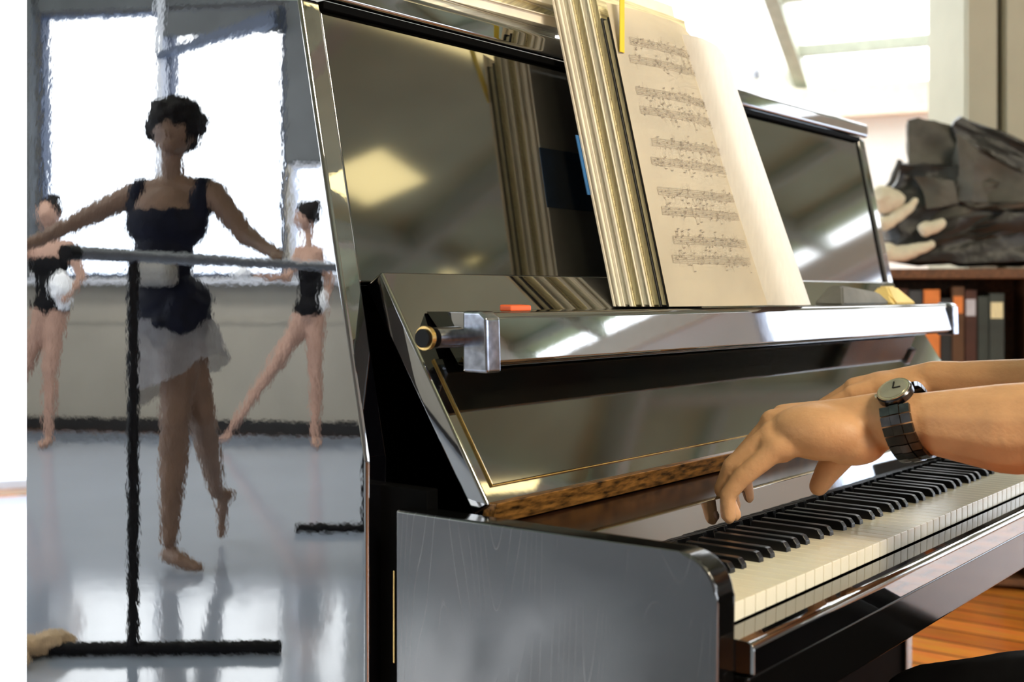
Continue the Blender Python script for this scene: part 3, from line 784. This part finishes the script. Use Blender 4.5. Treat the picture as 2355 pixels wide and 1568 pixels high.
# bracelet sits aslant the arm
tilt = Matrix.Rotation(math.radians(16), 3, e2)
ax_t = tilt @ ax; e1 = tilt @ e1
def ring(name, a0, a1, n, wdt, thk, ru, rv, material, gap=.12, rows=3):
    bm = bmesh.new()
    for i in range(n):
        aa, ab = a0+(a1-a0)*(i+gap/2)/n, a0+(a1-a0)*(i+1-gap/2)/n
        for r in range(rows):
            s0, s1 = -wdt/2+wdt*r/rows+.0004, -wdt/2+wdt*(r+1)/rows-.0004
            vs = []
            for a in (aa, ab):
                a = math.radians(a); rad = e1*math.cos(a)*ru+e2*math.sin(a)*rv; nn = rad.normalized()
                for s in (s0, s1):
                    for t in (0, thk*(1.25 if r == 1 else 1)): vs.append(bm.verts.new(wc+rad+nn*t+ax_t*s))
            bmesh.ops.convex_hull(bm, input=vs)
    return fin(name, bm, material, WT, smooth=None)
RA = 32
ring('bracelet', RA+26, RA+334, 20, .036, .0055, .0405, .0455, M['watch_metal'])
ra_ = math.radians(RA); cc = wc+e1*math.cos(ra_)*.0405+e2*math.sin(ra_)*.0455
cn = (cc-wc).normalized(); e2 = cn.cross(ax_t)
def disc(name, c0, r, h, material, n=32, parent=None):
    bm = bmesh.new(); addtube(bm, [c0, c0+cn*h*.7, c0+cn*h], [r, r, r*.9], n); return fin(name, bm, material, parent or WT)
cs = disc('case', cc, .0215, .010, M['watch_metal']); disc('dial', cc+cn*.0101, .0165, .0006, M['dial'])
disc('bezel', cc+cn*.0088, .0200, .0014, M['watch_gold'])
bm = bmesh.new(); addbox(bm, (-.0007, 0, 0), (.0007, .012, .0008)); addbox(bm, (0, -.0007, 0), (.009, .0007, .0008))
for v in bm.verts: v.co = cc+cn*.0109+ax_t*v.co.x+e2*v.co.y+cn*v.co.z
fin('watch_hands', bm, M['blackmetal'], WT, smooth=None)
tube('crown', [cc+ax_t*-.021+cn*.004, cc+ax_t*-.024+cn*.004], .003, M['watch_gold'], WT, 10)
# ------------------------------------------------------------------ studio: barre, dancers, slippers
def SX(v): return S(v.x, v.y, v.z)
def dtube(name, pts, r, material, parent=None, n=14): return tube(name, [S(*p) for p in pts], r, material, parent, n)
BZ_ = 1.124
a = Vector((-1.133, 3.15, BZ_)); b = Vector((-.62, 5.2, BZ_)); dd = (b-a).normalized()
BR = empty('ballet_barre', S(-1.05, 3.43, 0), 'grey steel portable ballet barre on black feet in the dance studio', 'barre')
dtube('rail', [a+dd*.02, b+dd*.35], .0185, M['barre'], BR, 18); dtube('end_cap', [a-dd*.03, a+dd*.02], .0205, M['blackmetal'], BR, 18)
p1 = a+(b-a)*.137+Vector((0, 0, 0)); p2 = b
for q, w0, w1 in ((p1, -.23, .41), (p2, -.30, .33)):
    dtube('post', [(q.x, q.y, .03), (q.x, q.y, BZ_-.018)], .0165, M['blackmetal'], BR)
    dtube('foot', [(q.x+w0, q.y+.0, .0235), (q.x+w1, q.y+.02, .0235)], .019, M['blackmetal'], BR)

def person_frame(lat, dep):
    return lambda v: S(lat+v.x, dep+v.y, v.z)
# main dancer
LA, DE = -1.243, 4.5
xf = person_frame(LA, DE)
D1 = empty('person', S(LA, DE, 0), 'dancer in navy leotard and sheer skirt standing with crossed legs behind the barre', 'person')
prims = [
 ('b', (0, 0, 1.63), (.078, .09, .105)), ('b', (.0, -.075, 1.60), (.012, .02, .025)), ('b', (.0, -.05, 1.56), (.036, .036, .032)),
 (c, (-.008, .01, 1.56), (-.015, .02, 1.42), .038, .043),
 (c, (-.145, .02, 1.385), (-.015, .02, 1.41), .045, .05), (c, (.130, .02, 1.392), (-.015, .02, 1.41), .048, .05),
 ('b', (-.03, .02, 1.31), (.15, .085, .125)), ('b', (-.045, .02, 1.15), (.105, .075, .13)), ('b', (-.01, .02, .97), (.140, .095, .13)),
 (c, (-.15, .02, 1.385), (-.336, .03, 1.30), .047, .037), (c, (-.336, .03, 1.30), (-.488, .02, 1.222), .036, .026), (c, (-.488, .02, 1.222), (-.56, .01, 1.195), .026, .022),
 (c, (-.56, .01, 1.195), (-.63, 0, 1.18), .012, .009), (c, (-.56, .01, 1.19), (-.62, .02, 1.165), .011, .008), (c, (-.555, .0, 1.19), (-.60, -.02, 1.19), .011, .009),
 (c, (.138, .02, 1.39), (.262, .0, 1.232), .052, .040), (c, (.262, .0, 1.232), (.372, -.07, 1.172), .038, .026), (c, (.372, -.07, 1.172), (.405, -.10, 1.160), .026, .022),
 (c, (.385, -.10, 1.160), (.388, -.145, 1.150), .010, .008), (c, (.388, -.145, 1.150), (.388, -.148, 1.112), .0085, .008),
 (c, (.402, -.10, 1.160), (.404, -.145, 1.150), .010, .008), (c, (.404, -.145, 1.150), (.404, -.148, 1.108), .0085, .008),
 (c, (.418, -.10, 1.160), (.421, -.145, 1.150), .010, .008), (c, (.421, -.145, 1.150), (.421, -.148, 1.112), .0085, .008),
 (c, (.382, -.085, 1.158), (.372, -.085, 1.108), .010, .008),
 # supporting leg
 (c, (.035, .0, .95), (.012, -.03, .56), .088, .056), (c, (.012, -.03, .56), (-.002, .0, .44), .053, .056), (c, (-.002, .0, .44), (-.018, .0, .11), .056, .031),
 (c, (-.02, .02, .055), (.03, -.03, .05), .036, .032), (c, (.03, -.03, .045), (.105, -.06, .026), .030, .020),
 # leg behind on pointed toe
 (c, (.00, .03, .95), (.080, .10, .555), .085, .052), (c, (.080, .10, .555), (.072, .22, .42), .050, .050), (c, (.072, .22, .42), (.062, .39, .225), .048, .030),
 (c, (.062, .39, .225), (.098, .44, .205), .030, .026), (c, (.08, .42, .20), (.060, .49, .09), .030, .022), (c, (.06, .49, .09), (.055, .50, .03), .021, .013),
]
organic('body', prims, M['skin_d'], D1, voxel=.0065, smooth=4, xf=xf)
organic('leotard', [('b', (-.03, .02, 1.28), (.157, .092, .115)), ('b', (-.045, .02, 1.15), (.112, .083, .13)), ('b', (-.01, .02, .985), (.148, .103, .11)), (c, (-.01, .0, .93), (.0, .0, .86), .09, .04),
   (c, (-.125, .02, 1.33), (-.128, .02, 1.39), .060, .054), (c, (.075, .02, 1.33), (.105, .02, 1.395), .060, .056), ('b', (-.01, .02, .93), (.146, .100, .10)), (c, (.035, .0, .96), (.03, -.005, .90), .100, .096), (c, (.0, .03, .96), (.01, .035, .90), .097, .093), (c, (-.01, .0, .90), (.0, .0, .845), .10, .05)],
   M['navy'], D1, voxel=.007, smooth=4, xf=xf, wrinkle=.002, wscale=20)
hp = [('b', (-.005, .015, 1.655), (.098, .105, .088)), ('b', (.0, .04, 1.60), (.088, .07, .07))]
rr = random.Random(5)
for i in range(64):
    t = rr.uniform(0, 2*PI); e = rr.uniform(-.95, 1.35)
    p = Vector((math.cos(t)*math.cos(e)*.098, .02+math.sin(t)*math.cos(e)*.095, 1.65+math.sin(e)*.082))
    if p.y < -.06 and abs(p.x) < .06 and p.z < 1.64: continue
    hp.append(('b', tuple(p), rr.uniform(.014, .028)))
organic('hair', hp, M['hair'], D1, voxel=.006, smooth=1, xf=xf)
# sheer wrap skirt
bm = bmesh.new(); n = 48; m = 10; g = []
for i in range(n):
    t = 2*PI*i/n; hem = .70+.085*math.cos(t+.3)*(1)-.03*math.sin(3*t)*.5
    col = []
    for j in range(m+1):
        k = j/m; z = .925*(1-k)+hem*k
        rx = .150+.028*k+.012*k*math.sin(9*t); ry = .105+.05*k+.012*k*math.sin(7*t)
        col.append(bm.verts.new(S(LA-.008+rx*math.cos(t)+.02*k, DE+.02+ry*math.sin(t), z)))
    g.append(col)
for i in range(n):
    for j in range(m): bm.faces.new((g[i][j], g[(i+1) % n][j], g[(i+1) % n][j+1], g[i][j+1]))
fin('skirt', bm, M['sheer'], D1, smooth=180)
organic('waist_tie', [(c, (-.13, -.035, 1.10), (.0, -.075, 1.10), .035, .035), (c, (-.13, -.035, 1.075), (.0, -.075, 1.075), .033, .033)], M['tie'], D1, voxel=.006, smooth=2, xf=xf)
for p in ((-.028, -.083, 1.635), (.028, -.083, 1.635)):
    bm = bmesh.new(); addball(bm, xf(Vector(p)), .009, n=2); fin('eye', bm, M['hair'], D1)

# far left dancer
LA2, DE2 = -3.07, 8.1
xf = person_frame(LA2, DE2)
D2 = empty('person', S(LA2, DE2, 0), 'far dancer in black leotard, white shirt at the hip, by the left window edge', 'person')
prims = [
 ('b', (.0, 0, 1.54), (.075, .09, .10)), ('b', (.0, -.09, 1.53), (.012, .018, .022)), (c, (.0, .0, 1.48), (.01, .01, 1.38), .042, .045),
 (c, (-.12, .01, 1.33), (.14, .01, 1.33), .045, .045), ('b', (.01, .01, 1.24), (.13, .085, .13)), ('b', (.02, .01, 1.08), (.10, .075, .12)), ('b', (.02, .01, .93), (.125, .09, .11)),
 (c, (-.14, .01, 1.32), (-.22, -.05, 1.16), .042, .034), (c, (-.22, -.05, 1.16), (-.20, -.22, 1.12), .033, .024), ('b', (-.2, -.26, 1.12), (.024, .05, .02)),
 (c, (.15, .01, 1.32), (.22, .0, 1.13), .042, .034), (c, (.22, .0, 1.13), (.16, -.08, 1.00), .033, .024), ('b', (.14, -.10, .98), (.024, .03, .035)),
 (c, (.05, .0, .90), (.015, -.01, .50), .080, .052), (c, (.015, -.01, .50), (.012, .0, .38), .048, .050), (c, (.012, .0, .38), (.0, .0, .09), .048, .030),
 (c, (.0, .02, .045), (.0, -.13, .026), .034, .022),
 (c, (-.03, .0, .90), (-.15, .02, .55), .078, .050), (c, (-.15, .02, .55), (-.27, .04, .20), .048, .030), (c, (-.27, .04, .20), (-.37, .0, .03), .030, .016),
]
organic('body', prims, M['skin_l'], D2, voxel=.010, smooth=3, xf=xf)
organic('leotard', [('b', (.01, .01, 1.21), (.137, .092, .125)), ('b', (.02, .01, 1.08), (.108, .083, .12)), ('b', (.02, .01, .94), (.132, .098, .10)), (c, (.02, 0, .9), (.02, 0, .83), .08, .04)], M['blackcloth'], D2, voxel=.010, smooth=3, xf=xf)
organic('hip_shirt', [('b', (.105, -.06, 1.06), (.075, .08, .10)), ('b', (.12, -.05, .98), (.05, .05, .07))], M['whitecloth'], D2, voxel=.010, smooth=3, xf=xf, wrinkle=.008, wscale=14)
organic('hair', [('b', (.0, .02, 1.565), (.084, .09, .09)), ('b', (.02, .06, 1.65), (.04, .04, .04))], M['hair'], D2, voxel=.010, smooth=2, xf=xf)

# far right dancer, side on with one leg stretched to the floor
LA3, DE3 = -1.335, 8.1
xf = person_frame(LA3, DE3)
D3 = empty('person', S(LA3, DE3, 0), 'slim far dancer in black leotard stretching one leg out sideways', 'person')
prims = [
 ('b', (-.03, 0, 1.52), (.070, .085, .10)), ('b', (-.10, 0, 1.50), (.018, .012, .02)), (c, (-.025, .0, 1.46), (-.01, .0, 1.33), .036, .040),
 (c, (-.07, .0, 1.29), (.06, .0, 1.29), .042, .042), ('b', (-.005, .0, 1.20), (.085, .10, .12)), ('b', (.0, .0, 1.06), (.072, .085, .12)), ('b', (.0, .0, .91), (.095, .10, .11)),
 (c, (-.07, -.03, 1.28), (-.13, -.10, 1.12), .036, .030), (c, (-.13, -.10, 1.12), (-.25, -.20, 1.12), .028, .022), ('b', (-.29, -.23, 1.13), (.04, .022, .016)),
 (c, (.06, .03, 1.28), (.12, .06, 1.10), .036, .030), (c, (.12, .06, 1.10), (.10, .0, .94), .028, .022), ('b', (.095, -.02, .90), (.02, .02, .04)),
 (c, (.03, .0, .88), (.035, .0, .48), .078, .048), (c, (.035, .0, .48), (.035, .01, .36), .045, .048), (c, (.035, .01, .36), (.03, .0, .09), .046, .028),
 (c, (.03, .02, .045), (.06, -.12, .026), .034, .020), (c, (-.03, .0, .87), (-.26, -.02, .50), .076, .048), (c, (-.26, -.02, .50), (-.36, -.02, .36), .046, .044), (c, (-.36, -.02, .36), (-.53, -.03, .10), .042, .026),
 (c, (-.53, -.03, .08), (-.64, -.04, .025), .026, .015),
]
organic('body', prims, M['skin_l'], D3, voxel=.010, smooth=3, xf=xf)
organic('leotard', [('b', (-.005, .0, 1.17), (.09, .105, .115)), ('b', (.0, .0, 1.06), (.080, .092, .12)), ('b', (.0, .0, .92), (.102, .107, .10)), (c, (.0, 0, .9), (.01, 0, .81), .08, .04)], M['blackcloth'], D3, voxel=.010, smooth=3, xf=xf)
organic('hip_shirt', [('b', (.085, .0, .96), (.03, .07, .10))], M['whitecloth'], D3, voxel=.010, smooth=2, xf=xf)
organic('hair', [('b', (-.015, .0, 1.545), (.080, .088, .09)), ('b', (.04, .0, 1.60), (.045, .045, .045))], M['hair'], D3, voxel=.010, smooth=2, xf=xf)

# slippers on the studio floor by the barre foot
for k, (la, de, an, lb) in enumerate([(-1.34, 3.42, .5, 'tan ballet slipper lying nearest the foot of the barre'), (-1.42, 3.34, -.3, 'tan ballet slipper lying tilted at the left beside its pair')]):
    ca, sa = math.cos(an), math.sin(an)
    f = lambda v, la=la, de=de, ca=ca, sa=sa: S(la+v.x*ca-v.y*sa, de+v.x*sa+v.y*ca, v.z)
    t = empty('ballet_slipper', S(la, de, 0), lb, 'shoe', 'slippers on the studio floor')
    organic('upper', [(c, (-.09, 0, .035), (.09, 0, .030), .036, .028), ('b', (-.08, 0, .055), (.045, .036, .045)), ('b', (.05, .0, .045), (.05, .038, .028))], M['slipper'], t, voxel=.005, smooth=3, xf=f, wrinkle=.003, wscale=30)
    organic('sole', [(c, (-.09, 0, .010), (.10, 0, .010), .010, .009), ('b', (0, 0, .008), (.10, .03, .007))], M['cover_dark'], t, voxel=.004, smooth=2, xf=f)
# bottle and bag on the window sill
for lat, lb in ((-3.52, 'white folded towel at the left end of the studio window sill'), (-2.36, 'white folded towel on the sill beside the barre post'), (-1.93, 'white folded towel on the sill right of the standing dancer')):
    s = lat*1.0152
    o = organic('towel', [('b', (0, 0, .045), (.075, .05, .035)), ('b', (.02, 0, .055), (.05, .045, .035))], M['whitecloth'], None, voxel=.008, smooth=2, xf=lambda v, s=s: WF @ Vector((s+v.x, .07+v.y, 1.118+v.z)), wrinkle=.004, wscale=20)
    tag(o, lb, 'towel', 'towels on the window sill')

# ------------------------------------------------------------------ right side: bookcase, books, bags, beige cupboards
CF = Vector((.7872, .6167, 0)); CR = Vector((.6167, -.7872, 0)); CO = Vector((-1.028, -.627, 0))
def V(lat, dep, z): return CO+CF*dep+CR*lat+Vector((0, 0, z))
pL = V(.26*4.35, 4.35, 0); pR = V(.60*4.0, 4.0, 0)
d = (pR-pL); LB = d.length; d.normalize(); nb = Vector((d.y, -d.x, 0))
if nb.dot(CF) > 0: nb = -nb
BF = Matrix(((d.x, nb.x, 0, pL.x), (d.y, nb.y, 0, pL.y), (0, 0, 1, 0), (0, 0, 0, 1)))   # y towards the viewer
BC = empty('bookcase', BF @ Vector((LB/2, -.16, 0)), 'low brown wooden bookcase packed with books behind the piano', 'bookcase')
box('top_board', (-.02, -.34, 1.07), (LB+.02, .02, 1.105), M['shelf'], BC, bev=.004, fr=BF)
for z in (.70, .36, .03): box('shelf_board', (.02, -.33, z-.012), (LB-.02, 0, z+.012), M['shelf'], BC, bev=.002, fr=BF)
for x in (0, LB/2-.01, LB-.02): box('upright', (x, -.33, 0), (x+.02, 0, 1.07), M['shelf'], BC, bev=.002, fr=BF)
box('back_board', (0, -.345, 0), (LB, -.332, 1.07), M['shelf'], BC, bev=0, fr=BF)
cols = [((.02, .022, .024), 'black'), ((.06, .02, .012), 'dark red'), ((.035, .045, .04), 'dark green'), ((.10, .045, .018), 'brown'), ((.045, .05, .055), 'slate grey'), ((.30, .15, .06), 'light brown'), ((.025, .03, .05), 'navy')]
CM = {}
for cc_, nm in cols: CM[nm] = mat('binding_'+nm.replace(' ', '_'), cc_, rough=.6, var=.25, vscale=10)
CM['orange'] = mat('binding_orange', (.72, .22, .05), rough=.6, var=.1); CM['white'] = mat('binding_white', (.50, .50, .56), rough=.6, var=.1)
rr = random.Random(11)
ordn = 'first second third fourth fifth sixth seventh eighth ninth tenth eleventh twelfth thirteenth fourteenth fifteenth sixteenth seventeenth eighteenth nineteenth twentieth twenty-first twenty-second twenty-third twenty-fourth twenty-fifth twenty-sixth twenty-seventh twenty-eighth twenty-ninth thirtieth thirty-first thirty-second thirty-third thirty-fourth thirty-fifth'.split()
shelf_names = {.712: 'top', .372: 'middle', .042: 'bottom'}
first = ['navy', 'orange', 'slate grey', 'black', 'dark red', 'slate grey', 'orange', 'black', 'brown', 'dark red', 'dark green', 'dark green', 'black', 'white', 'brown', 'light brown', 'light brown', 'brown', 'dark green']
for z in (.712, .372, .042):
    x = .025; i = 0; cnt = 0
    while x < LB-.085:
        if abs(x-(LB/2-.01)) < .075: x = max(x, LB/2+.012)
        wd = rr.uniform(.034, .058); h = rr.uniform(.285, .335); dp = rr.uniform(.20, .26)
        if x < LB/2+.012 and x+wd > LB/2-.012: x = LB/2+.012
        if x+wd > LB-.022: break
        nm = first[(i+(0 if z == .712 else rr.randint(0, 18))) % len(first)]
        oo = rr.uniform(-.012, -.004)
        if z == .712 or True:
            t = empty('book', BF @ Vector((x+wd/2, oo-dp/2, z)), '', 'book', 'books on the %s shelf of the bookcase' % shelf_names[z])
            lbl = '%s book, %s from the left on the %s shelf' % (nm, ordn[cnt], shelf_names[z]); cnt += 1
            t['label'] = lbl
            bm = bmesh.new(); addbox(bm, (x, oo-dp, z+.0005), (x+.003, oo, z+h), .0008, 1, BF); addbox(bm, (x+wd-.003, oo-dp, z+.0005), (x+wd, oo, z+h), .0008, 1, BF); addbox(bm, (x+.002, oo-.004, z+.0005), (x+wd-.002, oo+.002, z+h), .001, 1, BF)
            cv = fin('cover', bm, CM[nm], t)
            box('page_block', (x+.0035, oo-dp+.004, z+.002), (x+wd-.0035, oo-.0045, z+h-.005), M['page_edge2'], t, bev=0, fr=BF)
            if rr.random() < .5: 
                lm = rr.choice([CM['orange'], CM['white'], M['page_edge']])
                box('spine_label', (x+.004, oo+.0022, z+h*.72), (x+wd-.004, oo+.003, z+h*.9), lm, t, bev=0, fr=BF)
        x += wd+rr.uniform(.0005, .004); i += 1

# bags heaped on the bookcase
def shard(name, pts, material, parent=None, th=.03, bulge=.02, seed=0, label=None, cuts=4):
    """a folded, creased cloth volume: hull of points, subdivided and creased with ridged noise"""
    bm = bmesh.new(); vs = [bm.verts.new(p) for p in pts]
    r = bmesh.ops.convex_hull(bm, input=vs)
    bmesh.ops.triangulate(bm, faces=bm.faces[:])
    bmesh.ops.subdivide_edges(bm, edges=bm.edges[:], cuts=cuts, use_grid_fill=True, smooth=0)
    bm.normal_update()
    mv = {}
    for v in bm.verts:
        q = v.co*7+Vector((seed*3.1, 0, 0)); k = 1-2*abs(noise.noise(q)); k2 = 1-2*abs(noise.noise(q*2.7))
        mv[v] = v.normal*(bulge*(k-.45)+bulge*.4*(k2-.4))
    for v in mv: v.co += mv[v]
    return fin(name, bm, material, parent, smooth=40, label=label)
def Bp(u_, y, z): return BF @ Vector((u_, y, z))
def at(u, v, off=0.):
    """metres along / above the bookcase for a sight ratio"""
    k = (u-1177.5)/2815; t = pL-CO; 
    den = (CF+CR*k); s = ((CO+den*0)-pL)
    # intersect vertical plane y_local = off
    nn = nb; base = pL+nb*off
    tt = (base-CO).dot(nn)/den.dot(nn); p = CO+den*tt
    return (p-pL).dot(d), 1.02+(674-v)/2815*tt
def hull(uvs, y0, y1, **kw):
    pts = []
    for u, v in uvs:
        for y in (y0, y1):
            s, z = at(u, v, (y0+y1)/2); pts.append(Bp(s, y, max(z, 1.108)))
    return pts
bgm = empty('garment_bag', Bp(1.1, -.16, 1.106), 'heap of a folded black garment bag on top of the bookcase', 'bag')
shard('lower_fold', hull([(2062, 600), (2070, 560), (2150, 520), (2300, 500), (2460, 520), (2460, 600)], -.30, .02), M['bag'], bgm, bulge=.03, seed=1, cuts=7)
shard('middle_fold', hull([(2120, 530), (2200, 440), (2300, 420), (2460, 440), (2460, 530), (2200, 550)], -.28, .0), M['bag_g'], bgm, bulge=.035, seed=2, cuts=7)
shard('flap', hull([(2190, 300), (2205, 282), (2360, 345), (2470, 400), (2470, 440), (2330, 430), (2215, 380)], -.26, -.05), M['bag'], bgm, bulge=.025, seed=3, cuts=7)
shard('upper_fold', hull([(2200, 330), (2330, 400), (2450, 470), (2300, 480), (2190, 470)], -.20, .03), M['bag_g'], bgm, bulge=.03, seed=4, cuts=6)
rk = empty('rucksack', Bp(.45, -.16, 1.106), 'dark olive rucksack leaning on the left of the heap above the bookcase', 'bag')
shard('back_pocket', hull([(2088, 285), (2110, 280), (2195, 292), (2215, 330), (2200, 400), (2090, 398)], -.26, -.08), M['bag_g'], rk, bulge=.012, seed=6, cuts=6)
shard('body', hull([(2068, 385), (2200, 395), (2230, 450), (2190, 500), (2110, 560), (2040, 560), (2035, 480)], -.28, .0), M['bag'], rk, bulge=.03, seed=7, cuts=7)
shard('side_pocket', hull([(2100, 410), (2190, 420), (2200, 470), (2130, 480)], -.1, .03), M['bag_g'], rk, bulge=.015, seed=8, cuts=5)
s0 = [at(*q, .04) for q in ((2032, 440), (2050, 420), (2070, 368))]
tube('strap', [Bp(s_, .04, z_) for s_, z_ in s0], .010, M['bag'], rk, 8)
def cloth_tube(uvs, r, name, lb, y=.045):
    pts = [Bp(*[at(u, v, y)[0]], y, at(u, v, y)[1]) for u, v in uvs]
    q = [(c, tuple(a_), tuple(b_), r*.8*ra_, r*.8*rb_) for a_, b_, ra_, rb_ in zip(pts, pts[1:], (.8, 1., .75), (1., .75, .5))]
    o = organic(name, q+[('b', tuple(pts[0]+Vector((0, 0, r*.5))), (r*.9, r*.9, r*.8))], M['cream_cloth'], None, voxel=.006, smooth=2, wrinkle=.004, wscale=26)
    tag(o, lb, 'shoe', 'pale shoes tucked round the bags'); return o
cloth_tube([(2040, 588), (2075, 582), (2110, 574), (2140, 562)], .034, 'canvas_shoe', 'cream canvas shoe lying flat on the edge of the bookcase', .05)
cloth_tube([(2035, 520), (2060, 500), (2090, 478), (2105, 462)], .026, 'canvas_shoe', 'cream canvas shoe wedged slanting against the rucksack', .05)
cloth_tube([(2030, 470), (2045, 462), (2060, 458)], .050, 'canvas_shoe', 'cream canvas shoe highest on the left of the rucksack', .045)
cloth_tube([(2128, 532), (2145, 524), (2165, 514)], .026, 'canvas_shoe', 'small cream shoe tip poking from between rucksack and garment bag', .06)

# tall beige cupboards behind the bookcase
for i, (u0, u1, lb) in enumerate([(2222, 2297, 'left beige cupboard standing tall behind the bags'), (2311, 2440, 'right beige cupboard standing tall behind the bags')]):
    dep = 4.85; l0, l1 = (u0-1177.5)/2815*dep, (u1-1177.5)/2815*dep
    fr = Matrix(((CR.x, CF.x, 0, CO.x), (CR.y, CF.y, 0, CO.y), (0, 0, 1, 0), (0, 0, 0, 1)))
    t = empty('cupboard', fr @ Vector(((l0+l1)/2, dep+.2, 0)), lb, 'cupboard', 'tall beige cupboards')
    box('carcass', (l0, dep+.02, .0), (l1, dep+.45, 2.34), M['beige'], t, bev=.006, fr=fr)
    box('door', (l0+.006, dep, .08), (l1-.006, dep+.0195, 2.30), M['beige'], t, bev=.004, fr=fr)
